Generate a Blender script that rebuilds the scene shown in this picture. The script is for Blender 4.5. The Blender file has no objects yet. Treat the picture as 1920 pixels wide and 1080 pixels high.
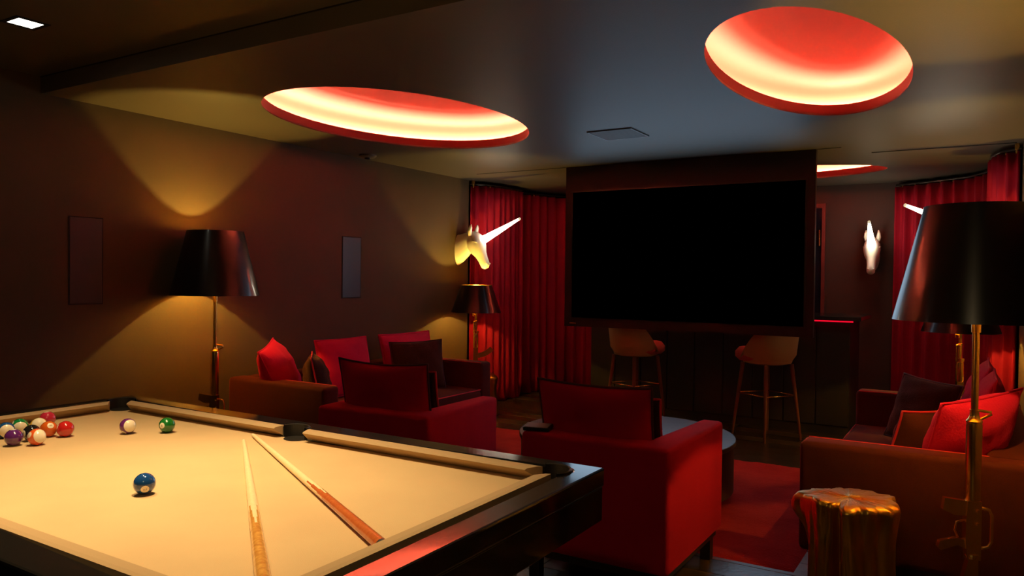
import bpy, bmesh, math, random
from mathutils import Vector, Matrix, Euler
from math import sin, cos, pi, radians

random.seed(7)
C = bpy.context.scene.collection
SC = bpy.context.scene

# ---------------------------------------------------------------- camera, world, exposure
EYE = 1.39
cam_d = bpy.data.cameras.new('camera')
cam_d.sensor_width = 36.0
cam_d.lens = 1423.34 * 36.0 / 1920.0
cam_d.clip_start = 0.02
cam = bpy.data.objects.new('camera', cam_d)
C.objects.link(cam)
yaw, pitch, roll = radians(31.4576), radians(0.78098), radians(-0.68754)
fw = Vector((-sin(yaw) * cos(pitch), cos(yaw) * cos(pitch), -sin(pitch)))
rt = Vector((cos(yaw), sin(yaw), 0))
dn = fw.cross(rt)
r2 = cos(roll) * rt + sin(roll) * dn
d2 = -sin(roll) * rt + cos(roll) * dn
cam.matrix_world = Matrix(((r2.x, -d2.x, -fw.x, 0), (r2.y, -d2.y, -fw.y, 0), (r2.z, -d2.z, -fw.z, EYE), (0, 0, 0, 1)))
SC.camera = cam

w = bpy.data.worlds.new('night')
SC.world = w
w.use_nodes = True
w.node_tree.nodes['Background'].inputs[0].default_value = (0.10, 0.08, 0.09, 1)
w.node_tree.nodes['Background'].inputs[1].default_value = 0.0

SC.view_settings.view_transform = 'Standard'
SC.view_settings.look = 'None'
SC.view_settings.gamma = 1.0
SC.view_settings.use_curve_mapping = False
SC.view_settings.exposure = 0.0

WARM = (1.0, 0.63, 0.105)
# strengths of the lamps the room has
P_BULB = 4300.0          # floor lamp bulbs (emission strength)
P_TBULB = 3600.0         # table lamp bulbs
LED_TILT = 24
P_LED = 4900.0            # cove strips in the ceiling domes
P_HORN = 20.0            # unicorn horns
P_SCREEN = 9.5         # glow of the projection screen (W)
P_POOL = 168.0           # downlights over the pool table (W each)


def area_light(name, loc, rot, size, size_y, power, color):
    d = bpy.data.lights.new(name, 'AREA')
    d.shape = 'RECTANGLE'; d.size = size; d.size_y = size_y
    d.energy = power; d.color = color
    o = bpy.data.objects.new(name, d); o.location = loc; o.rotation_euler = rot
    C.objects.link(o)
    return o


# the long exposure caught the screen's own bluish light on ceiling, table tops and floor
area_light('screen_glow', (-2.24, 6.44, 1.62), (radians(-90), 0, 0), 2.05, 1.12, P_SCREEN, (0.54, 0.76, 1.0))


def spot(name, loc, target, power, angle, blend, color, radius=0.055, parent=None):
    d = bpy.data.lights.new(name, 'SPOT')
    d.energy = power; d.spot_size = radians(angle); d.spot_blend = blend
    d.color = color; d.shadow_soft_size = radius
    o = bpy.data.objects.new(name, d)
    o.location = loc
    o.rotation_euler = (Vector(target) - Vector(loc)).to_track_quat('-Z', 'Y').to_euler()
    C.objects.link(o)
    return o


POOL_WARM = (1.0, 0.71, 0.36)
spot('pool_or_fill_spot', (-2.55, 1.42, 2.53), (-2.5, 1.30, 0.8), P_POOL * 0.62, 84, 0.9, POOL_WARM)
spot('pool_or_fill_spot', (-1.85, 1.38, 2.53), (-1.75, 1.20, 0.8), P_POOL * 1.12, 84, 0.9, POOL_WARM)

# weak wide fill added behind the camera to lift the dark armchair back
spot('pool_or_fill_spot', (-0.35, -0.45, 2.53), (-0.5, 0.3, 0.8), 23.0, 165, 0.6, POOL_WARM)

# ---------------------------------------------------------------- materials


def mat(name, color, rough=0.6, metal=0.0, spec=0.5, sheen=0.0, sheen_tint=None, coat=0.0,
        noise=None, bump=None, emit=None, emit_s=0.0, sss=0.0):
    """noise = (scale, second colour, detail); bump = (scale, strength)"""
    m = bpy.data.materials.new(name); m.use_nodes = True
    nt = m.node_tree; b = nt.nodes['Principled BSDF']
    b.inputs['Base Color'].default_value = (*color, 1)
    b.inputs['Roughness'].default_value = rough
    b.inputs['Metallic'].default_value = metal
    b.inputs['Specular IOR Level'].default_value = spec
    b.inputs['Coat Weight'].default_value = coat
    b.inputs['Coat Roughness'].default_value = 0.05
    if sheen:
        b.inputs['Sheen Weight'].default_value = sheen
        b.inputs['Sheen Roughness'].default_value = 0.4
        b.inputs['Sheen Tint'].default_value = (*(sheen_tint or color), 1)
    if sss:
        b.inputs['Subsurface Weight'].default_value = sss
        b.inputs['Subsurface Radius'].default_value = (0.05, 0.03, 0.015)
    if emit:
        b.inputs['Emission Color'].default_value = (*emit, 1)
        b.inputs['Emission Strength'].default_value = emit_s
    tc = nt.nodes.new('ShaderNodeTexCoord')
    if noise:
        n = nt.nodes.new('ShaderNodeTexNoise'); n.inputs['Scale'].default_value = noise[0]
        n.inputs['Detail'].default_value = noise[2] if len(noise) > 2 else 4
        mp = nt.nodes.new('ShaderNodeMapping')
        if len(noise) > 3:
            mp.inputs['Scale'].default_value = noise[3]
        nt.links.new(tc.outputs['Object'], mp.inputs['Vector'])
        nt.links.new(mp.outputs['Vector'], n.inputs['Vector'])
        r = nt.nodes.new('ShaderNodeValToRGB')
        r.color_ramp.elements[0].position = 0.35; r.color_ramp.elements[1].position = 0.68
        r.color_ramp.elements[0].color = (*color, 1); r.color_ramp.elements[1].color = (*noise[1], 1)
        nt.links.new(n.outputs['Fac'], r.inputs['Fac'])
        nt.links.new(r.outputs['Color'], b.inputs['Base Color'])
    if bump:
        n2 = nt.nodes.new('ShaderNodeTexNoise'); n2.inputs['Scale'].default_value = bump[0]
        n2.inputs['Detail'].default_value = 3
        nt.links.new(tc.outputs['Object'], n2.inputs['Vector'])
        bp = nt.nodes.new('ShaderNodeBump'); bp.inputs['Strength'].default_value = bump[1]
        bp.inputs['Distance'].default_value = 0.01
        nt.links.new(n2.outputs['Fac'], bp.inputs['Height'])
        nt.links.new(bp.outputs['Normal'], b.inputs['Normal'])
    return m


M = {}
M['wall'] = mat('wall_paint', (0.082, 0.058, 0.034), 0.75, spec=0.25, noise=(3, (0.090, 0.063, 0.037), 5), bump=(220, 0.15))
M['wall_back'] = mat('back_wall_paint', (0.07, 0.045, 0.038), 0.8, spec=0.2, bump=(220, 0.15))
M['ceiling'] = mat('ceiling_paint', (0.105, 0.085, 0.065), 0.5, spec=0.3, bump=(160, 0.08))
M['black_gap'] = mat('shadow_gap', (0.008, 0.007, 0.006), 0.8)
M['plank'] = mat('dark_oak', (0.045, 0.025, 0.013), 0.30, noise=(6, (0.085, 0.046, 0.022), 6, (0.6, 9, 9)), bump=(40, 0.1))
M['plank2'] = mat('dark_oak_deep', (0.032, 0.018, 0.010), 0.27, noise=(6, (0.060, 0.033, 0.017), 6, (0.6, 9, 9)), bump=(40, 0.1))
M['subfloor'] = mat('floor_joint', (0.006, 0.004, 0.003), 0.9)
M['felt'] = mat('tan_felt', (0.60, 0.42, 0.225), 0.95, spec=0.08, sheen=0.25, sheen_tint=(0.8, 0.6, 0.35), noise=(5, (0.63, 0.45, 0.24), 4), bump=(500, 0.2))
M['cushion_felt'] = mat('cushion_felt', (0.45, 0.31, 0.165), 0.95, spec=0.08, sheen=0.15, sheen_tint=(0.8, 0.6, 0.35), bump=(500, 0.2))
M['lacquer'] = mat('black_lacquer', (0.010, 0.009, 0.008), 0.12, spec=0.6, coat=0.4)
M['rubber'] = mat('black_rubber', (0.016, 0.014, 0.012), 0.45, spec=0.4)
M['red_velvet'] = mat('red_velvet', (0.52, 0.008, 0.034), 0.85, spec=0.1, sheen=0.5, sheen_tint=(1.0, 0.06, 0.10), bump=(300, 0.25), noise=(4, (0.58, 0.010, 0.040), 3))
M['red_linen'] = mat('red_linen', (0.60, 0.010, 0.065), 0.8, spec=0.1, sheen=0.35, sheen_tint=(1.0, 0.08, 0.2), bump=(120, 0.35))
M['brown_velvet'] = mat('brown_velvet', (0.054, 0.0112, 0.0095), 0.85, spec=0.1, sheen=0.5, sheen_tint=(0.6, 0.12, 0.07), bump=(300, 0.25), noise=(4, (0.062, 0.0130, 0.0108), 3))
M['dark_brown'] = mat('dark_brown_linen', (0.045, 0.018, 0.012), 0.85, spec=0.1, sheen=0.4, sheen_tint=(0.4, 0.18, 0.1), bump=(120, 0.35))
M['dark_piping'] = mat('dark_piping', (0.07, 0.012, 0.014), 0.7)
M['red_piping'] = mat('red_piping', (0.62, 0.02, 0.035), 0.7)
M['espresso'] = mat('espresso_wood', (0.016, 0.010, 0.008), 0.4)
M['curtain'] = mat('red_curtain', (0.31, 0.006, 0.024), 0.75, spec=0.15, sheen=0.35, sheen_tint=(0.9, 0.05, 0.08), bump=(200, 0.12))
M['gold'] = mat('polished_gold', (1.0, 0.66, 0.18), 0.25, metal=1.0)
M['stump_gold'] = mat('cast_gold', (0.78, 0.44, 0.075), 0.34, metal=1.0, bump=(20, 0.4))
M['stump_top'] = mat('satin_gold_top', (0.50, 0.25, 0.035), 0.42, metal=1.0, bump=(60, 0.2))
M['shade_out'] = mat('black_shade_lacquer', (0.008, 0.007, 0.008), 0.28, spec=0.6, coat=0.3)
M['shade_in'] = mat('gold_shade_lining', (0.78, 0.44, 0.09), 0.30, metal=1.0)
M['bulb'] = mat('bulb', (1, 0.9, 0.7), 0.4, emit=WARM, emit_s=P_BULB)
M['table_bulb'] = mat('table_bulb', (1, 0.9, 0.7), 0.4, emit=WARM, emit_s=P_TBULB)
M['dome'] = mat('dome_red', (0.155, 0.0195, 0.0130), 0.6, spec=0.15)
M['lip'] = mat('lip_red', (0.10, 0.008, 0.008), 0.6, spec=0.2)
M['led'] = mat('led_strip', (1, 0.8, 0.6), 0.5, emit=(1.0, 0.68, 0.40), emit_s=P_LED)
M['red_led'] = mat('red_led', (0.6, 0.0, 0.02), 0.5, emit=(1.0, 0.004, 0.03), emit_s=0.9)
M['screen'] = mat('screen_black', (0.0, 0.0, 0.0), 1.0, spec=0.0)
M['screen_case'] = mat('screen_case', (0.028, 0.020, 0.022), 0.6, spec=0.3)
M['vent'] = mat('grey_grille', (0.20, 0.21, 0.22), 0.55)
M['speaker'] = mat('wall_speaker_cloth', (0.035, 0.030, 0.030), 0.35, spec=0.5)
M['resin'] = mat('white_resin', (0.86, 0.80, 0.70), 0.35, spec=0.4, sss=0.25)
M['horn'] = mat('glowing_horn', (1, 0.95, 0.85), 0.4, emit=(1.0, 0.86, 0.66), emit_s=P_HORN)
M['resin_tip'] = mat('frosted_tip', (0.85, 0.8, 0.6), 0.3, emit=(1.0, 0.9, 0.6), emit_s=0.6)
M['table_top'] = mat('grey_oak_top', (0.070, 0.070, 0.067), 0.34, noise=(5, (0.095, 0.092, 0.086), 6, (1.2, 12, 1)), spec=0.5)
M['table_side'] = mat('smoked_oak_side', (0.050, 0.034, 0.022), 0.5, noise=(5, (0.065, 0.045, 0.03), 5, (9, 9, 1)))
M['rug'] = mat('red_rug', (0.30, 0.014, 0.018), 0.95, spec=0.05, sheen=0.5, sheen_tint=(0.9, 0.1, 0.1), noise=(3.2, (0.46, 0.030, 0.028), 6), bump=(90, 0.7))
M['stool_shell'] = mat('tan_leather', (0.50, 0.30, 0.125), 0.5, spec=0.4, bump=(150, 0.12))
M['stool_seat'] = mat('coral_seat', (0.52, 0.075, 0.055), 0.7)
M['stool_leg'] = mat('walnut_leg', (0.17, 0.050, 0.028), 0.45)
M['brass'] = mat('brass', (0.85, 0.52, 0.18), 0.25, metal=1.0)
M['bar_front'] = mat('bar_front', (0.020, 0.014, 0.012), 0.5)
M['bar_top'] = mat('bar_top', (0.03, 0.028, 0.028), 0.12, spec=0.6)
M['mirror'] = mat('dark_glass', (0.010, 0.012, 0.022), 0.08, spec=0.8)
M['door_trim'] = mat('red_brown_trim', (0.16, 0.03, 0.028), 0.5)
M['maple'] = mat('maple_shaft', (0.86, 0.66, 0.36), 0.30, spec=0.5, noise=(10, (0.92, 0.74, 0.45), 4, (12, 12, 0.8)))
M['amber'] = mat('amber_butt', (0.62, 0.26, 0.05), 0.22, coat=0.5, noise=(14, (0.85, 0.45, 0.10), 4, (6, 6, 1)))
M['cherry'] = mat('cherry_butt', (0.50, 0.110, 0.028), 0.22, coat=0.5, noise=(10, (0.60, 0.16, 0.04), 4, (10, 10, 1)))
M['cue_tip'] = mat('cue_tip', (0.75, 0.66, 0.50), 0.5)
M['number_ink'] = mat('number_ink', (0.02, 0.018, 0.018), 0.3)
M['glass_face'] = mat('tablet_glass', (0.30, 0.33, 0.34), 0.5, spec=0.5)
M['black_plastic'] = mat('black_plastic', (0.01, 0.01, 0.01), 0.35)
M['amber_badge'] = mat('amber_badge', (0.5, 0.16, 0.04), 0.4)
M['lens'] = mat('downlight_lens', (1, 0.95, 0.85), 0.3, emit=(1.0, 0.9, 0.72), emit_s=14)
M['white_pad'] = mat('detector_shell', (0.24, 0.17, 0.11), 0.5)

# ---------------------------------------------------------------- mesh helpers


def obj(name, bm, m, parent=None, loc=None, rot=None, smooth=False, auto=None):
    me = bpy.data.meshes.new(name)
    bmesh.ops.recalc_face_normals(bm, faces=bm.faces)
    bm.to_mesh(me); bm.free()
    for x in (m if isinstance(m, (list, tuple)) else [m]):
        me.materials.append(x)
    if smooth:
        for p in me.polygons:
            p.use_smooth = True
        if auto:
            me.set_sharp_from_angle(angle=radians(auto))
    o = bpy.data.objects.new(name, me)
    C.objects.link(o)
    if parent is not None:
        o.parent = parent
    if loc is not None:
        o.location = loc
    if rot is not None:
        o.rotation_euler = rot
    return o


def tag(o, label, cat, group=None, kind=None):
    o['label'] = label
    if cat:
        o['category'] = cat
    if group:
        o['group'] = group
    if kind:
        o['kind'] = kind
    return o


def thing(name, label, cat, loc=(0, 0, 0), rz=0.0, group=None):
    o = bpy.data.objects.new(name, None)
    o.empty_display_size = 0.1
    C.objects.link(o)
    o.location = loc; o.rotation_euler = (0, 0, rz)
    return tag(o, label, cat, group)


def struct(name, bm, m, label=None, parent=None):
    o = obj(name, bm, m, parent)
    if parent is None:
        o['kind'] = 'structure'
    if label:
        o['label'] = label
    return o


def add_box(bm, x0, y0, z0, x1, y1, z1, bevel=0.0, seg=2, mi=0):
    vs = [bm.verts.new((x, y, z)) for x in (x0, x1) for y in (y0, y1) for z in (z0, z1)]
    idx = ((0, 1, 3, 2), (4, 6, 7, 5), (0, 4, 5, 1), (2, 3, 7, 6), (0, 2, 6, 4), (1, 5, 7, 3))
    fs = [bm.faces.new([vs[i] for i in f]) for f in idx]
    for f in fs:
        f.material_index = mi
    if bevel:
        es = list({e for f in fs for e in f.edges})
        bmesh.ops.bevel(bm, geom=es, offset=bevel, segments=seg, affect='EDGES', profile=0.5)
    return bm


def box(x0, y0, z0, x1, y1, z1, bevel=0.0, seg=2):
    return add_box(bmesh.new(), x0, y0, z0, x1, y1, z1, bevel, seg)


def add_rings(bm, rings, close=True, cap0=True, cap1=True, mi=0):
    """loft closed rings of points"""
    vr = [[bm.verts.new(p) for p in r] for r in rings]
    n = len(rings[0])
    for a, b in zip(vr, vr[1:]):
        for i in range(n):
            f = bm.faces.new((a[i], a[(i + 1) % n], b[(i + 1) % n], b[i])); f.material_index = mi
    if cap0:
        f = bm.faces.new(list(reversed(vr[0]))); f.material_index = mi
    if cap1:
        f = bm.faces.new(vr[-1]); f.material_index = mi
    return vr


def lathe(profile, n=32, cap0=True, cap1=True, bm=None, cx=0, cy=0):
    bm = bm or bmesh.new()
    add_rings(bm, [[(cx + r * cos(2 * pi * i / n), cy + r * sin(2 * pi * i / n), z) for i in range(n)] for r, z in profile], cap0=cap0, cap1=cap1)
    return bm


def add_tube(bm, pts, rad, n=8, closed=False, cap=True):
    pts = [Vector(p) for p in pts]
    m = len(pts)
    rads = rad if isinstance(rad, (list, tuple)) else [rad] * m
    rings = []
    up = None
    for i, p in enumerate(pts):
        if closed:
            t = (pts[(i + 1) % m] - pts[i - 1])
        else:
            t = (pts[min(i + 1, m - 1)] - pts[max(i - 1, 0)])
        t = t.normalized() if t.length > 1e-9 else Vector((0, 0, 1))
        if up is None:
            up = Vector((0, 0, 1)) if abs(t.z) < 0.9 else Vector((1, 0, 0))
        u = (up - t * up.dot(t))
        u = u.normalized() if u.length > 1e-6 else t.orthogonal().normalized()
        v = t.cross(u); up = u
        rings.append([p + (u * cos(2 * pi * k / n) + v * sin(2 * pi * k / n)) * rads[i] for k in range(n)])
    if closed:
        rings.append(rings[0])
        vr = [[bm.verts.new(q) for q in r] for r in rings[:-1]]
        for i in range(m):
            a, b = vr[i], vr[(i + 1) % m]
            for k in range(n):
                bm.faces.new((a[k], a[(k + 1) % n], b[(k + 1) % n], b[k]))
    else:
        add_rings(bm, rings, cap0=cap, cap1=cap)
    return bm


def tube(pts, rad, n=8, closed=False):
    return add_tube(bmesh.new(), pts, rad, n, closed)


def prism(poly, z0, z1, axis='z', bm=None):
    """extrude a 2-D polygon; axis z: (x,y), axis y: (x,z) extruded in y, axis x: (y,z) extruded in x"""
    bm = bm or bmesh.new()

    def P(a, b, h):
        return (a, b, h) if axis == 'z' else ((a, h, b) if axis == 'y' else (h, a, b))
    lo = [bm.verts.new(P(a, b, z0)) for a, b in poly]
    hi = [bm.verts.new(P(a, b, z1)) for a, b in poly]
    n = len(poly)
    bm.faces.new(lo[::-1]); bm.faces.new(hi)
    for i in range(n):
        bm.faces.new((lo[i], lo[(i + 1) % n], hi[(i + 1) % n], hi[i]))
    return bm


def holed_slab(outer, holes, z0, z1):
    """flat slab with holes, outer and holes are lists of (x,y)"""
    bm = bmesh.new()
    for lp in [outer] + holes:
        vs = [bm.verts.new((x, y, z0)) for x, y in lp]
        for i in range(len(vs)):
            bm.edges.new((vs[i], vs[(i + 1) % len(vs)]))
    bmesh.ops.triangle_fill(bm, use_beauty=True, use_dissolve=False, edges=bm.edges[:], normal=(0, 0, 1))
    if z1 != z0:
        r = bmesh.ops.extrude_face_region(bm, geom=bm.faces[:])
        bmesh.ops.translate(bm, verts=[v for v in r['geom'] if isinstance(v, bmesh.types.BMVert)], vec=(0, 0, z1 - z0))
    return bm


def ellipse(cx, cy, a, b, n=72):
    return [(cx + a * cos(2 * pi * i / n), cy + b * sin(2 * pi * i / n)) for i in range(n)]


# ---------------------------------------------------------------- room shell
ZC, ZP = 2.45, 2.55           # lounge ceiling, raised ceiling over the pool table
XL, XR = -4.76, 0.28
YB, YW, YE = 2.39, 6.85, 9.0  # ceiling step, end of side walls, back wall
XM = (XL + XR) / 2

struct('floor', box(-5.4, -1.4, -0.06, 1.6, 9.2, -0.014), M['subfloor'], 'dark stained plank floor')
floor = bpy.data.objects['floor']
pw = 0.185
y = 0.6
k = 0
plank_meshes = {}
while y < 9.0:
    x = -5.35 + (k * 0.77) % 1.9 - 1.9
    while x < 1.55:
        L = 2.1
        x0, x1 = max(x, -5.35), min(x + L, 1.55)
        if x1 - x0 > 0.05:
            key = (round(x1 - x0, 2), random.randint(0, 1))
            if key not in plank_meshes:
                bm = box(0, 0, -0.016, x1 - x0 - 0.003, pw - 0.003, 0.0, 0.0015, 1)
                o = obj('plank', bm, M['plank'] if key[1] else M['plank2'], floor)
                plank_meshes[key] = o.data
            else:
                o = bpy.data.objects.new('plank', plank_meshes[key]); C.objects.link(o); o.parent = floor
            o.location = (x0, y, random.uniform(-0.0006, 0))
        x += L
    y += pw
    k += 1

struct('wall_left', box(-5.4, -1.4, 0, XL, YW, ZP + 0.05), M['wall'], 'dark taupe wall with two flush speaker panels')
struct('wall_right', box(XR, 2.2, 0, 0.9, YW, ZP + 0.05), M['wall'], 'dark taupe wall behind the right sofa')
struct('wall_side', box(1.5, -1.4, 0, 1.6, 2.2, ZP + 0.05), M['wall'])
struct('wall_alcove_left', box(-5.4, YW, 0, -5.3, 9.1, ZC), M['wall_back'])
struct('wall_alcove_right', box(0.80, YW, 0, 0.9, 9.1, ZC), M['wall_back'])
struct('wall_back', box(-5.4, YE, 0, 0.9, 9.15, ZC + 0.02), M['wall_back'], 'dark back wall behind the bar')
struct('wall_near', box(-5.4, -1.5, 0, 1.6, -1.4, ZP + 0.05), M['wall'])

DOMES = [(-3.391, 4.116, 0.756, 1.08), (-0.735, 4.13, 0.452, 1.091), (XM, 7.82, 1.52, 0.58)]
LIP = 0.067
struct('ceiling', holed_slab([(-5.4, YB + .02), (0.9, YB + .02), (0.9, 9.15), (-5.4, 9.15)], [ellipse(*d) for d in DOMES], ZC, ZC + 0.012), M['ceiling'],
       'dark taupe ceiling with glowing red oval recesses')
struct('ceiling_raised', box(-5.4, -1.5, ZP, 1.6, YB + 0.02, ZP + 0.05), M['ceiling'], 'raised dark ceiling over the pool table')
struct('trim_step', box(-5.4, YB, ZC - 0.0005, 1.6, YB + 0.02, ZP - 0.006), M['ceiling'], 'face of the ceiling step above the pool table')
struct('trim_gap', box(-5.4, YB - 0.004, ZP - 0.006, 1.6, YB + 0.02, ZP), M['black_gap'])
# fine slot across the ceiling in line with the screen
struct('trim_slot', box(-4.4, 6.47, ZC - 0.003, -3.375, 6.482, ZC), M['black_gap'])
struct('trim_slot_right', box(-1.11, 6.47, ZC - 0.003, -0.93, 6.482, ZC), M['black_gap'])
struct('trim_slot_far', box(-0.75, 6.83, ZC - 0.004, 0.24, 6.85, ZC), M['black_gap'])

names = ['red oval ceiling recess above the left sofa, glowing cream inside', 'red oval ceiling recess above the right sofa, nearest the camera',
         'red oval ceiling recess above the bar, half hidden by the screen']
for (cx, cy, a, b), lab in zip(DOMES, names):
    t = thing('ceiling_dome', lab, 'ceiling light', (cx, cy, ZC), 0, 'glowing oval ceiling recesses')
    n = 72
    # lip wall, flaring ledge behind it
    rings = []
    for da, z in ((0.0, 0.0), (0.0, LIP), (0.016, LIP), (0.016, 0.013), ):
        rings.append([(x, y, z) for x, y in ellipse(0, 0, a + da, b + da, n)])
    bm = bmesh.new(); add_rings(bm, rings, cap0=False, cap1=False)
    obj('lip', bm, M['lip'], t, smooth=True, auto=40)
    rings = [[(x, y, 0.013) for x, y in ellipse(0, 0, a + 0.012, b + 0.012, n)]]
    ex = 0.13
    rise = 0.19
    rings.append([(x, y, 0.013) for x, y in ellipse(0, 0, a + ex, b + ex, n)])
    for i in range(1, 5):
        rings.append([(x, y, 0.013 + 0.157 * i / 4) for x, y in ellipse(0, 0, a + ex, b + ex, n)])
    for i in range(1, 25):
        th = (pi / 2) * i / 24
        f, g_ = cos(th) ** (2 / 2.6), sin(th) ** (2 / 2.6)
        rings.append([(x, y, 0.17 + rise * g_) for x, y in ellipse(0, 0, max((a + ex) * f, 0.02), max((b + ex) * f, 0.02), n)])
    bm = bmesh.new(); add_rings(bm, rings, cap0=False, cap1=True)
    obj('dome_shell', bm, M['dome'], t, smooth=True, auto=50)
    # led ribbon tilted outwards and up against the dome's side, in a dark channel
    tl = radians(LED_TILT)
    off = 0.0008

    def ribbon(rad, z, d, w_=0.010):
        """cross-section points on the ribbon plane; d shifts it behind"""
        return [[(x, y, zz) for x, y in ellipse(0, 0, a + rr, b + rr, n)] for rr, zz in
                ((rad - sin(tl) * w_ / 2 - cos(tl) * d, z + cos(tl) * w_ / 2 - sin(tl) * d), (rad + sin(tl) * w_ / 2 - cos(tl) * d, z - cos(tl) * w_ / 2 - sin(tl) * d))]
    bm = bmesh.new(); add_rings(bm, ribbon(0.078, 0.028, 0), cap0=False, cap1=False)
    obj('light_strip', bm, M['led'], t)
    r1 = ribbon(0.078, 0.028, off, .021); r2 = ribbon(0.078, 0.028, off + .002, .021)
    bm = bmesh.new(); add_rings(bm, r1 + r2[::-1] + [r1[0]], cap0=False, cap1=False)
    obj('strip_channel', bm, M['black_plastic'], t)

# ceiling fittings
t = thing('ceiling_speaker', 'square grey flush panel in the ceiling before the screen', 'speaker', (-2.25, 5.14, ZC))
obj('frame', holed_slab([(-.172, -.172), (.172, -.172), (.172, .172), (-.172, .172)], [[(-.16, -.16), (.16, -.16), (.16, .16), (-.16, .16)]], -0.008, 0), M['vent'], t)
bm = bmesh.new()
add_box(bm, -.159, -.159, -0.006, .159, .159, -0.001)
for i in range(15):
    add_box(bm, -.155, -.15 + i * .0208, -0.0075, .155, -.15 + i * .0208 + .012, -0.006)
obj('grille', bm, M['vent'], t)
t = thing('smoke_detector', 'small round detector on the ceiling beside the left wall', 'detector', (-4.577, 5.03, ZC))
obj('housing', lathe([(0.075, 0), (0.075, -0.012), (0.062, -0.022), (0.02, -0.026)], 24), M['white_pad'], t, smooth=True, auto=40)
obj('sensor', lathe([(0.03, -0.024), (0.028, -0.036), (0.012, -0.040)], 16), M['black_plastic'], t, smooth=True, auto=40)
t = thing('downlight', 'small square recessed downlight, lit, in the raised ceiling', 'downlight', (-3.80, 1.84, ZP))
obj('trim_ring', holed_slab([(-.075, -.075), (.075, -.075), (.075, .075), (-.075, .075)], [[(-.056, -.056), (.056, -.056), (.056, .056), (-.056, .056)]], -0.004, 0), M['black_gap'], t)
bm = bmesh.new()
vs = [bm.verts.new(p) for p in ((-.055, -.055, -.002), (.055, -.055, -.002), (.055, .055, -.002), (-.055, .055, -.002), (0, 0, -.006))]
for i in range(4):
    bm.faces.new((vs[i], vs[(i + 1) % 4], vs[4]))
bm.faces.new(vs[:4])
obj('lens', bm, M['lens'], t)

# flush speakers in the left wall
for y0, y1, lab in ((4.91, 5.15, 'flush dark wall speaker panel between left sofa lamp and curtain'), (2.555, 2.77, 'flush dark wall speaker panel left of the floor lamp shade')):
    t = thing('wall_speaker', lab, 'speaker', (XL, (y0 + y1) / 2, 1.19), 0, 'flush speakers in the left wall')
    hw = (y1 - y0) / 2
    obj('panel', box(0.0005, -hw + .006, .006, 0.006, hw - .006, .542, .002, 1), M['speaker'], t)
    bm = bmesh.new()
    for a in ((-hw, 0, hw, .006), (-hw, .542, hw, .548), (-hw, .006, -hw + .006, .542), (hw - .006, .006, hw, .542)):
        add_box(bm, 0.0005, a[0], a[1], 0.004, a[2], a[3])
    obj('frame', bm, M['black_gap'], t)

# ---------------------------------------------------------------- projection screen
t = thing('projection_screen', 'large black projection screen hanging from the ceiling in front of the bar', 'screen', (XM, 6.47, 0.935))
hw = 1.125
x0, x1, z0, z1 = -1.05, 1.05, 0.085, 1.272
bm = bmesh.new()
add_box(bm, -hw, 0.0, 0, hw, 0.055, z0 - .012)
add_box(bm, -hw, 0.0, z1 + .012, hw, 0.055, ZC - 0.935)
add_box(bm, -hw, 0.0, z0 - .012, x0 - .012, 0.055, z1 + .012)
add_box(bm, x1 + .012, 0.0, z0 - .012, hw, 0.055, z1 + .012)
obj('casing', bm, M['screen_case'], t)
bm = bmesh.new()
add_box(bm, x0 - .012, -0.004, z0 - .012, x1 + .012, 0.0, z0); add_box(bm, x0 - .012, -0.004, z1, x1 + .012, 0.0, z1 + .012)
add_box(bm, x0 - .012, -0.004, z0, x0, 0.0, z1); add_box(bm, x1, -0.004, z0, x1 + .012, 0.0, z1)
obj('bezel', bm, M['black_plastic'], t)
obj('screen_sheet', box(x0 - .01, 0.006, z0 - .01, x1 + .01, 0.012, z1 + .01), M['screen'], t)
obj('badge', box(-1.07, -0.003, 0.026, -1.00, 0.0, 0.034, .001, 1), M['amber_badge'], t)['label'] = 'tiny amber badge'

# ---------------------------------------------------------------- pool table
FELT = 0.79
TOP = 0.83
px0, px1, py0, py1 = -3.30, -0.93, 0.735, 2.06      # outer rails
cx0, cx1, cy0, cy1 = -3.212, -1.027, 0.826, 1.966   # cushion / wood line
nx0, nx1, ny0, ny1 = -3.165, -1.074, 0.872, 1.922   # cushion noses
pmx = (nx0 + nx1) / 2
pool = thing('pool_table', 'black lacquer pool table with tan felt in the foreground', 'pool table', (0, 0, 0))


def inner_loop():
    """wood edge: rectangle with pocket bays in the corners and on the long sides"""
    rC, rS = 0.060, 0.058
    pts = []
    corners = [(cx0, cy0, 180), (cx1, cy0, 270), (cx1, cy1, 0), (cx0, cy1, 90)]
    for i, (x, y, a0) in enumerate(corners):
        sx = 1 if x == cx0 else -1
        sy = 1 if y == cy0 else -1
        ox, oy = x + sx * 0.020, y + sy * 0.020
        st = a0 - 45
        for j in range(13):
            a = radians(st + 180 * j / 12)
            pts.append((ox + rC * cos(a), oy + rC * sin(a)))
        if i == 0:
            oy2, s0 = cy0 + 0.012, 180
            for j in range(11):
                a = radians(s0 + 180 * j / 10); pts.append((pmx + rS * cos(a), oy2 + rS * sin(a) * 0.9))
        if i == 2:
            oy2, s0 = cy1 - 0.012, 0
            for j in range(11):
                a = radians(s0 + 180 * j / 10); pts.append((pmx + rS * cos(a), oy2 + rS * sin(a) * 0.9))
    return pts


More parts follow.
